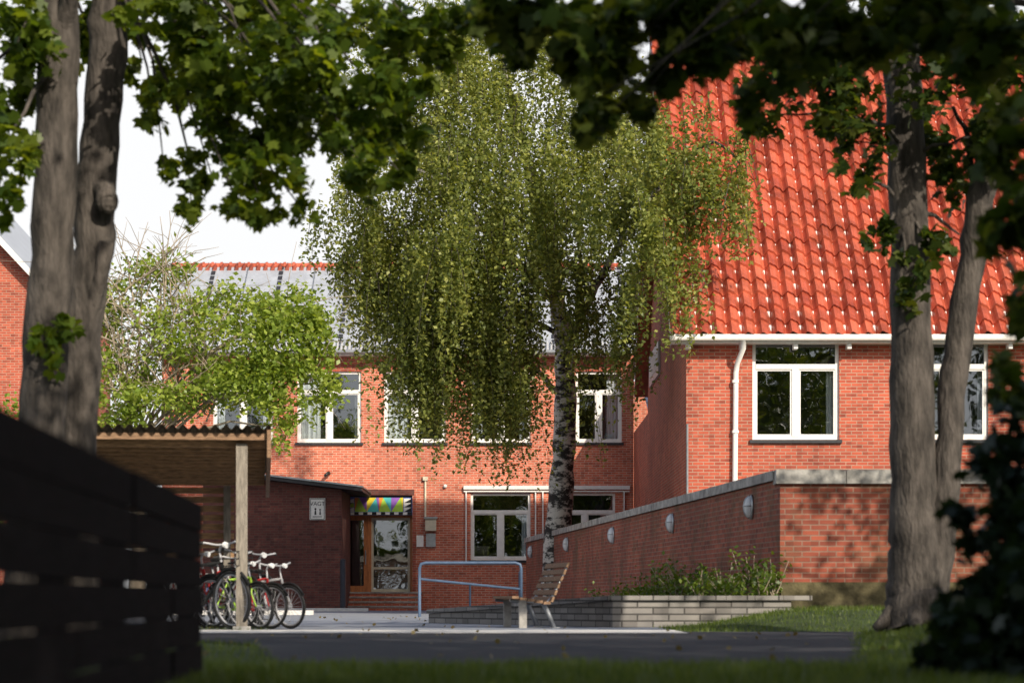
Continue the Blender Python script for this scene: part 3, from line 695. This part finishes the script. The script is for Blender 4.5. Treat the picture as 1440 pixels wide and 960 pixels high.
bicycle((-3.98,31.3,.006),bd(-56),'red',1.0,.25,-.06)
bicycle((-3.72,30.9,.006),bd(-50),'lime',.86,.1,.08)
bicycle((-3.52,31.2,.006),bd(-57),'red',.84,.35,-.05)
bicycle((-3.36,31.4,.006),bd(-51),'silver',.84,.2,.07)
bicycle((-4.5,31.8,.006),bd(-50),'red',1.0,.2,.05)
bicycle((-4.75,32.4,.006),bd(-56),'silver',1.0,-.1,-.05)
bicycle((-4.1,32.2,.006),bd(-50),'blueb',.95,.2,.05)
bicycle((-3.75,32.5,.006),bd(-62),'black',1.0,.1,-.05)

# ================================================================ FENCE
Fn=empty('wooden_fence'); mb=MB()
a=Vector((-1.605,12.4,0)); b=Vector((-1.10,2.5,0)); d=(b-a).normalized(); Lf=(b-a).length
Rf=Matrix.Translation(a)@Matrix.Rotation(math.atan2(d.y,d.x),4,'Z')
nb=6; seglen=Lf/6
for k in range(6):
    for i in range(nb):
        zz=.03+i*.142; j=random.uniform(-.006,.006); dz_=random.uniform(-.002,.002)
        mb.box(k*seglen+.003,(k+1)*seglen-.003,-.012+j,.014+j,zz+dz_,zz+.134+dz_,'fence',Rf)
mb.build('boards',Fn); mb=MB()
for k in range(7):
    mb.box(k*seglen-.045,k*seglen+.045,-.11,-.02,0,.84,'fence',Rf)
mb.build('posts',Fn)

# ================================================================ TREES
def canopy(lst,dens,rz=1.0,sub=9,sig=.2):
    out=[]
    for (px,py,rx,ry,Z) in lst:
        c=P(px,py,Z); sx=rx*Z/F; sz=ry*Z/F; r=(sx,max(sx,sz)*rz,sz)
        n=int(dens*sx*sz*40); out.append(clump(c,r,max(n,30),sub=max(6,int(sub*sx*2)),sig=sig))
    return out
def path(l,Z): return [P(x,y_,Z) for x,y_ in l]
TL=empty('sycamore_tree'); mb=MB(); Z=22
p,rr=refine([Vector(((45-720)*Z/F,Z,-.1))]+path([(48,800),(58,600),(68,400),(80,200),(84,0),(80,-300),(60,-700)],Z),[.34,.27,.215,.205,.195,.18,.13,.04],5,.012,.03); mb.tube(p,rr,'bark',16)
for q in ((20,-60,22),(150,-200,21),(-80,-300,23)): limb(mb,P(82,60,22),P(*q),.09,.02)
lA=[(25,60,70,90,21.5),(15,215,45,65,21),(100,40,60,40,23),(-60,150,80,120,22),(30,-60,90,70,22),(10,290,25,30,21.5),(130,60,40,60,23),(20,130,60,60,22.5)]
L_=canopy(lA,36,sig=.16)
for (x,y_,rx,ry,zz) in lA: limb(mb,P(80,max(y_-120,-200),22),P(x,y_,zz),.035,.006)
for _ in range(10): L_.append(clump((-5.8+random.uniform(-2.5,2),22+random.uniform(-1,3),random.uniform(6.8,10)),(1.2,1.2,.8),260,10))
L_.append(clump(P(62,490,21.7),(.16,.2,.26),60,6)); L_.append(clump(P(100,460,21.7),(.1,.1,.1),20,4))
mb.build('trunk',TL); leafmesh('foliage',np.concatenate(L_),.115,MAPLE,'leafL',TL,droop=.8)
TL2=empty('sycamore_tree'); mb=MB(); Z=22.6
p,rr=refine([Vector(((105-720)*Z/F,Z,-.1))]+path([(106,800),(110,620),(120,450),(132,330),(138,230),(150,80),(158,-50),(190,-300),(230,-650)],Z),[.28,.22,.185,.18,.20,.19,.18,.16,.11,.03],5,.012,.04); mb.tube(p,rr,'bark',16)
limb(mb,P(138,260,Z),P(152,285,Z-.3),.14,.09,n=4,wob=0); mb.ball(P(150,283,Z-.25),(.11,.11,.13),'bark')
limb(mb,P(120,480,Z),P(150,340,Z-.2),.10,.07,n=5,wob=.02,sag=0)
lB=[(240,50,85,70,22),(350,90,110,90,21.5),(470,110,100,95,21),(560,150,60,70,21.5),(400,230,80,60,21.5),(300,255,55,50,22),(505,225,65,50,21),(600,60,80,70,21.5),(372,300,45,30,21.5),(215,150,45,45,22),
    (230,230,22,30,22),(640,10,60,40,21.5),(430,20,120,60,22.5),(280,130,60,60,23),(330,200,70,50,22),(440,170,90,60,22),(540,60,80,60,22),(560,240,40,30,21.5),(340,300,50,30,21.5),(270,300,18,30,22),(430,300,26,22,21.5),(200,90,50,50,23),(520,170,80,70,22.5),(300,20,110,50,23),(400,130,100,80,23),(230,20,70,40,21.5)]
L_=canopy(lB,34,sig=.15)
for (x,y_,rx,ry,zz) in lB: limb(mb,P(155,-40-random.random()*160,22.6),P(x,y_,zz),.035,.006,sag=.12)
for _ in range(8):
    c=(-4+random.uniform(-2.0,2.2),24+random.uniform(-1,2.5),random.uniform(6.6,9)); L_.append(clump(c,(1.2,1.2,.8),240,10)); limb(mb,P(190,-300,22.6),c,.05,.01)
mb.build('trunk',TL2); leafmesh('foliage',np.concatenate(L_),.115,MAPLE,'leafL',TL2,droop=.8)

TR=empty('linden_tree'); mb=MB(); Z=26
b0=Vector(((1290-720)*Z/F,Z,.12))
p,rr=refine([b0,P(1290,840,Z),P(1288,800,Z),P(1286,740,Z),P(1284,650,Z),P(1283,500,Z),P(1278,300,Z),P(1268,100,Z),P(1262,-100,Z),P(1240,-450,Z)],[.38,.34,.30,.27,.25,.225,.205,.20,.17,.05],5,.01,.025); mb.tube(p,rr,'bark',18)
p,rr=refine([P(1304,830,Z),P(1322,740,Z),P(1332,640,Z),P(1345,500,Z+.1),P(1364,380,Z+.1),P(1378,280,Z),P(1392,180,Z),P(1410,40,Z),P(1450,-250,Z)],[.24,.17,.15,.15,.15,.15,.13,.11,.03],5,.01,.03); mb.tube(p,rr,'bark',14)
for i in range(6):
    a_=i*1.05+.3; limb(mb,b0+Vector((math.cos(a_)*.2,math.sin(a_)*.2,.22)),b0+Vector((math.cos(a_)*.5,math.sin(a_)*.5,-.05)),.13,.05,n=5,sag=-.05,wob=0,seg=8)
limb(mb,P(1380,280,Z),P(1340,150,Z-.3),.05,.02); limb(mb,P(1300,300,Z),P(1350,330,Z),.03,.01)
lR=[(1100,90,90,60,25),(1180,110,80,70,25),(1210,200,45,55,25.5),(1330,70,90,90,25),(1400,190,50,60,25.5),(1275,385,32,48,25.6),(1310,350,30,30,25.6),(1200,250,30,25,25.5),(1250,30,90,60,25),(1420,90,70,80,25),(1000,30,90,60,25),(1300,190,50,60,26.4),(1340,240,40,40,26),(1080,160,50,30,25.3),(1240,330,22,40,25.6),(1180,170,50,40,25)]
L_=canopy(lR,30)
for (x,y_,rx,ry,zz) in lR: limb(mb,P(1270,min(y_+40,300) if y_>150 else y_-20,26),P(x,y_,zz),.03,.006)
for _ in range(20):
    c=(5+random.uniform(-2.2,3.6),25.5+random.uniform(-3.5,3.5),random.uniform(7,10)); L_.append(clump(c,(1.2,1.2,.8),240,10)); limb(mb,P(1262,-120,26),c,.05,.01)
for _ in range(7):  # crown clumps outside the view, added to shade the garden wall
    c=(8.9+random.uniform(-1.2,1.8),27+random.uniform(-1.5,1.5),random.uniform(4.8,8)); L_.append(clump(c,(1.1,1.1,.8),220,8)); limb(mb,P(1300,0,26),c,.05,.01)
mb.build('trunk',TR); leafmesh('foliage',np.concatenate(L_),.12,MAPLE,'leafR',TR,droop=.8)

TO=empty('maple_tree'); mb=MB()
p,rr=refine([Vector((5.6,11,-.1)),Vector((5.5,11,2)),Vector((5.3,11.2,5)),Vector((5.0,11.3,9))],[.35,.27,.22,.08],5,.01,.03); mb.tube(p,rr,'bark',14)
lO=[(700,10,60,40,16),(790,50,70,60,16),(835,140,30,50,15.5),(830,185,18,22,15.5),(890,60,80,70,15.5),(960,100,50,50,15.5),(1010,50,90,60,15.5),(1100,60,90,60,15),(1180,40,80,60,15),(1065,140,28,30,15.5),(740,70,40,40,16.5),
    (1300,30,90,60,15),(1400,60,80,70,14.5),(1425,200,40,70,14),(1432,320,26,70,13.5),(1440,430,26,50,13.5),(900,140,30,30,15.5),(870,10,100,40,16),(980,10,100,40,16),(1420,540,30,40,13),(1400,330,40,30,13.5)]
L_=canopy(lO,60,sub=12)
for (x,y_,rx,ry,zz) in lO: limb(mb,Vector((5.2,11.3,5.5)),P(x,y_,zz),.03,.005,sag=.08)
for _ in range(60):
    a_=random.uniform(0,6.28); r_=random.uniform(0,1)**.5*5.8
    c=(4.4+r_*math.cos(a_),12.5+r_*math.sin(a_)*1.1,random.uniform(5.6,9)); L_.append(clump(c,(1.2,1.2,.6),170,10)); 
    if _%2==0: limb(mb,(5.2,11.2,5+random.random()*2),c,.05,.01)
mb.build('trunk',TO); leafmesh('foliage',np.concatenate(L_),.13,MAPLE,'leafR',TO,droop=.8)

for (bx,by,cr,nk) in ((9.0,-2.0,6.0,60),(1.5,-7.5,5.0,30),(13,9.5,5.0,30),(5.2,2.6,5.0,65)):  # unseen trees around the camera, added to shade the foreground
    TT=empty('shade_tree'); mb=MB(); L_=[]
    p,rr=refine([Vector((bx,by,-.1)),Vector((bx,by,2)),Vector((bx-.2,by,6)),Vector((bx-.3,by+.2,11))],[.42,.32,.24,.06],4,.01,.03); mb.tube(p,rr,'bark',12)
    for k in range(nk):
        a_=random.uniform(0,6.28); r_=random.uniform(0.02,1)**.5*cr
        c=(bx+r_*math.cos(a_),by+r_*math.sin(a_),random.uniform(5.8,11)); L_.append(clump(c,(1.4,1.4,.8),110,10))
        if k%3==0: limb(mb,(bx-.2,by,5+random.random()*3),c,.06,.01)
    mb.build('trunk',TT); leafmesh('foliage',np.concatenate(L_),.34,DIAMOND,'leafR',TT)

SB=empty('shrub'); mb=MB(); L_=[]
for (x,y_,rx,ry,zz,dn) in [(1410,900,80,90,12,.1),(1350,910,45,50,12.5,.06),(1420,790,50,60,12,.07),(1445,690,45,60,12,.06),(1395,650,40,30,12.3,.05),(1430,610,35,40,12,.05),(1375,840,35,40,12,.06),(1460,850,70,120,11.5,.1),(1430,730,40,40,12.3,.07),(1500,700,80,150,12,.08),(1345,720,25,15,12.2,.05),(1330,860,25,25,12.4,.05),(1370,760,30,25,12.3,.06),(1310,930,30,25,12.4,.05)]:
    c=P(x,y_,zz); L_.append(clump(c,(rx*zz/F,rx*zz/F,ry*zz/F),int(rx*ry*dn)+14,9,.28)); limb(mb,(2.75,12.2,0),c,.02,.004,sag=.05)
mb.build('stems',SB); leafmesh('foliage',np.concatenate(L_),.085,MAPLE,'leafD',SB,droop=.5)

# --- birch
BT=empty('birch_tree'); mb=MB()
tp=[Vector((1.20,65.6,-.1)),P(786,745,65.2),P(790,660,64.9),P(795,580,64.5),P(792,500,64),P(785,430,63),P(762,320,62),P(735,200,61),P(705,80,60),P(690,-60,59.5)]
p,rr=refine(tp,[.45,.36,.32,.29,.25,.21,.17,.12,.07,.02],5,.02,.05); mb.tube(p,rr,'birchbark',12)
for ptsl,r0 in (([(795,570,64.4),(770,535,64),(742,508,63)],.10),([(792,500,64),(830,420,61),(880,330,57.5),(930,260,54)],.13),([(785,430,63),(700,340,61),(620,260,60),(550,220,60)],.12),([(770,350,62),(850,250,59),(900,170,57)],.09),([(792,500,64),(815,440,63.5),(815,300,63)],.1),([(790,470,63.8),(700,430,61.5),(620,400,60.5)],.08),([(930,260,54),(1000,200,52.5),(1040,230,52)],.05)):
    q=[P(*a) for a in ptsl]; p,rr=refine(q,[r0*(1-i/len(q)*.8) for i in range(len(q))],5,.03,.04); mb.tube(p,rr,'birchbark' if r0>.095 else 'bark',8)
strands=[
 (640,40,110,60,60,1.6,220),(700,120,130,80,60,1.8,320),(820,180,110,80,59,2.0,320),(610,190,125,80,60,2.2,340),(515,280,60,65,60,2.8,210),
 (955,215,75,60,52,1.7,190),(1015,260,42,38,51.8,1.4,80),(745,270,150,75,59,2.2,380),(885,270,90,65,56.5,2.0,260),(930,330,60,45,51.8,1.6,130),(595,390,48,45,59.5,3.6,230),(600,330,100,50,60.5,2.2,200),(600,450,36,35,59.5,2.8,110),
 (700,410,75,50,59.5,3.6,280),(700,480,50,40,60,2.7,120),(845,400,45,45,59,2.6,90),(872,420,28,40,57,2.8,50),(525,350,45,40,60.5,2.0,100),(780,350,90,60,60,2.3,150),(560,130,75,75,61,2,180),(660,330,75,50,58.5,2.8,160),(900,160,80,50,54,1.8,150),(780,90,120,60,60,1.8,170),(570,50,80,60,62,2,150),(720,10,120,40,61,1.4,120),(640,250,120,60,61.5,2.0,160)]
L_=[]
for (px,py,rx,ry,zz,ln,cnt) in strands:
    c=P(px,py,zz); sx=rx*zz/F; sz=ry*zz/F; dy_=min(sx,2.6) if zz>55 else .8
    nfam=max(4,cnt//13); fam=rng.normal(0,.60,(nfam,3)); fam=np.clip(fam,-1.15,1.15); fl_=rng.uniform(.55,1.25,nfam)
    for i in range(cnt):
        fi=rng.integers(0,nfam); o=fam[fi]+rng.normal(0,.10,3)
        s0=np.array(c)+o*np.array((sx,dy_,sz)); l=ln*fl_[fi]*rng.uniform(.5,1.1); m_=max(5,int(l*20))
        t=np.linspace(0,1,m_)[:,None]; sway=rng.normal(0,.26,3); sway[2]=0
        pp=s0+sway*t**.6*l*.45+np.array((0,0,-1))*t*l
        L_.append(pp+rng.normal(0,1,(m_,3))*(.11*(1-.5*t)))
        if i%8==0: mb.tube([Vector(pp[0]),Vector(pp[m_//2]),Vector(pp[-1])],[.012,.008,.004],'bark',3,cap=False)
mb.build('trunk',BT); leafmesh('foliage',np.concatenate(L_),.108,DIAMOND,'leafB',BT,droop=1.2)

CT=empty('cherry_tree'); mb=MB(); base=P(190,640,55); base.z=0
L_=[]
p,rr=refine([base,base+Vector((.1,0,2)),base+Vector((-.1,0,4))],[.22,.16,.12],4,0,0); mb.tube(p,rr,'twig',8)
for (x,y_,rx,ry,zz,dn) in [(200,400,60,45,55,.8),(270,470,80,60,54.5,1.2),(400,480,60,60,54,1.9),(435,540,45,50,54,1.8),(340,530,75,55,54.5,1.8),(180,520,50,50,55,1.3),(392,600,28,38,54,1.3),(330,430,60,45,55,1.3),(430,430,45,40,54,1.6),(160,470,40,50,55.5,1.1),(240,375,50,28,55,.8),(220,560,60,30,54.5,1.6),(450,480,30,40,54,1.4),(380,540,50,50,54,1.8),(165,580,50,40,54.5,1.4),(280,550,60,35,54.5,1.6),(150,430,30,30,55,.8),(380,440,50,30,54.6,1.3)]:
    c=P(x,y_,zz); sx=rx*zz/F*1.05; sz=ry*zz/F*1.05; L_.append(clump(c,(sx,sx,sz),int(rx*ry*.30*dn),int(14+rx*.2),.18)); limb(mb,base+Vector((0,0,random.uniform(3,4))),c,.05,.012,'twig')
    for k in range(5): limb(mb,c,c+Vector((random.gauss(0,sx),random.gauss(0,.5),random.gauss(.2,sz))),.012,.004,'twig',.05,5,4)
for k in range(100):
    s_=P(random.uniform(140,290),random.uniform(400,600),54.6); an=random.uniform(.3,2.8); l=random.uniform(1,2.4)
    e=s_+Vector((math.cos(an)*l*.9,random.gauss(0,.6),math.sin(an)*l*.9)); q=limb(mb,s_,e,.022,.006,'twig',.06,6,4)
    for j in range(3): limb(mb,q[2+j],q[2+j]+Vector((random.gauss(0,.35),random.gauss(0,.3),random.uniform(.0,.6))),.010,.004,'twig',.03,4,3)
mb.build('trunk',CT); leafmesh('foliage',np.concatenate(L_),.125,DIAMOND,'leafS',CT)

L_=[];mb=MB()
HG=empty('hedge')
for i in range(26):
    c=Vector((-15+i*.22+random.gauss(0,.2),50+random.gauss(0,.5),random.uniform(.6,4.6))); L_.append(clump(c,(.7,.6,.7),260,10)); limb(mb,(c.x,c.y,0),c,.03,.01,'twig')
mb.build('stems',HG); leafmesh('foliage',np.concatenate(L_),.11,DIAMOND,'leafS',HG)

DT=empty('distant_trees'); mb=MB(); L_=[]
for i in range(18):
    x=-36+i*4.4+random.uniform(-1,1); yv=-30+random.uniform(-3,3); h=random.uniform(13,18)
    mb.tube([(x,yv,0),(x,yv,h*.6)],[.3,.12],'bark',7)
    for k in range(22): L_.append(clump((x+random.gauss(0,2.0),yv+random.gauss(0,1.5),random.uniform(1.5,h)),(1.7,1.5,1.5),90,8))
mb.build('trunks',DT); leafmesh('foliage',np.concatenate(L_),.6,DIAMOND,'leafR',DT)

# ================================================================ LIGHT / CAMERA
sd=Vector((.42,-.72,.52)).normalized()
el=math.asin(sd.z); az=math.atan2(sd.x,sd.y)
su=bpy.data.lights.new('sun','SUN'); su.energy=5.0; su.angle=math.radians(.53); su.color=(1,.90,.75)
so=bpy.data.objects.new('sun',su); scene.collection.objects.link(so); so.rotation_euler=(-sd).to_track_quat('-Z','Y').to_euler()
w=bpy.data.worlds.new('World'); scene.world=w; w.use_nodes=True; nt=w.node_tree; N=nt.nodes; L=nt.links
sk=N.new('ShaderNodeTexSky'); sk.sky_type='NISHITA'; sk.sun_disc=False; sk.sun_elevation=el; sk.sun_rotation=az
sk.dust_density=3.0; sk.air_density=1.0; sk.ozone_density=1.0
tc=N.new('ShaderNodeTexCoord'); sx=N.new('ShaderNodeSeparateXYZ'); L.new(tc.outputs['Generated'],sx.inputs[0])
mr=N.new('ShaderNodeMapRange'); mr.inputs['From Min'].default_value=.22; mr.inputs['From Max'].default_value=.5; mr.inputs['To Min'].default_value=.95; mr.inputs['To Max'].default_value=.0
L.new(sx.outputs['Z'],mr.inputs['Value'])
cn=N.new('ShaderNodeTexNoise'); cn.inputs['Scale'].default_value=3; cn.inputs['Detail'].default_value=5; L.new(tc.outputs['Generated'],cn.inputs['Vector'])
mm=N.new('ShaderNodeMath'); mm.operation='MULTIPLY_ADD'; mm.inputs[1].default_value=.2; mm.use_clamp=True; L.new(cn.outputs['Fac'],mm.inputs[0])
s2=N.new('ShaderNodeMath'); s2.operation='SUBTRACT'; s2.inputs[1].default_value=.08; L.new(mr.outputs[0],s2.inputs[0]); L.new(s2.outputs[0],mm.inputs[2])
mx=N.new('ShaderNodeMixRGB'); mx.inputs['Color2'].default_value=(7.0,7.0,7.0,1); L.new(mm.outputs[0],mx.inputs['Fac']); L.new(sk.outputs[0],mx.inputs['Color1'])
L.new(mx.outputs['Color'],N['Background'].inputs['Color']); N['Background'].inputs['Strength'].default_value=.145
cam=bpy.data.cameras.new('camera'); co=bpy.data.objects.new('camera',cam); scene.collection.objects.link(co)
co.location=(0,0,CH); co.rotation_euler=(math.pi/2,0,0); cam.lens=85; cam.sensor_width=36; cam.shift_y=.25; cam.clip_end=3000; cam.clip_start=.1
cam.dof.use_dof=True; cam.dof.focus_distance=58; cam.dof.aperture_fstop=2.2
scene.camera=co
scene.view_settings.view_transform='Standard'; scene.view_settings.look='None'; scene.view_settings.exposure=0
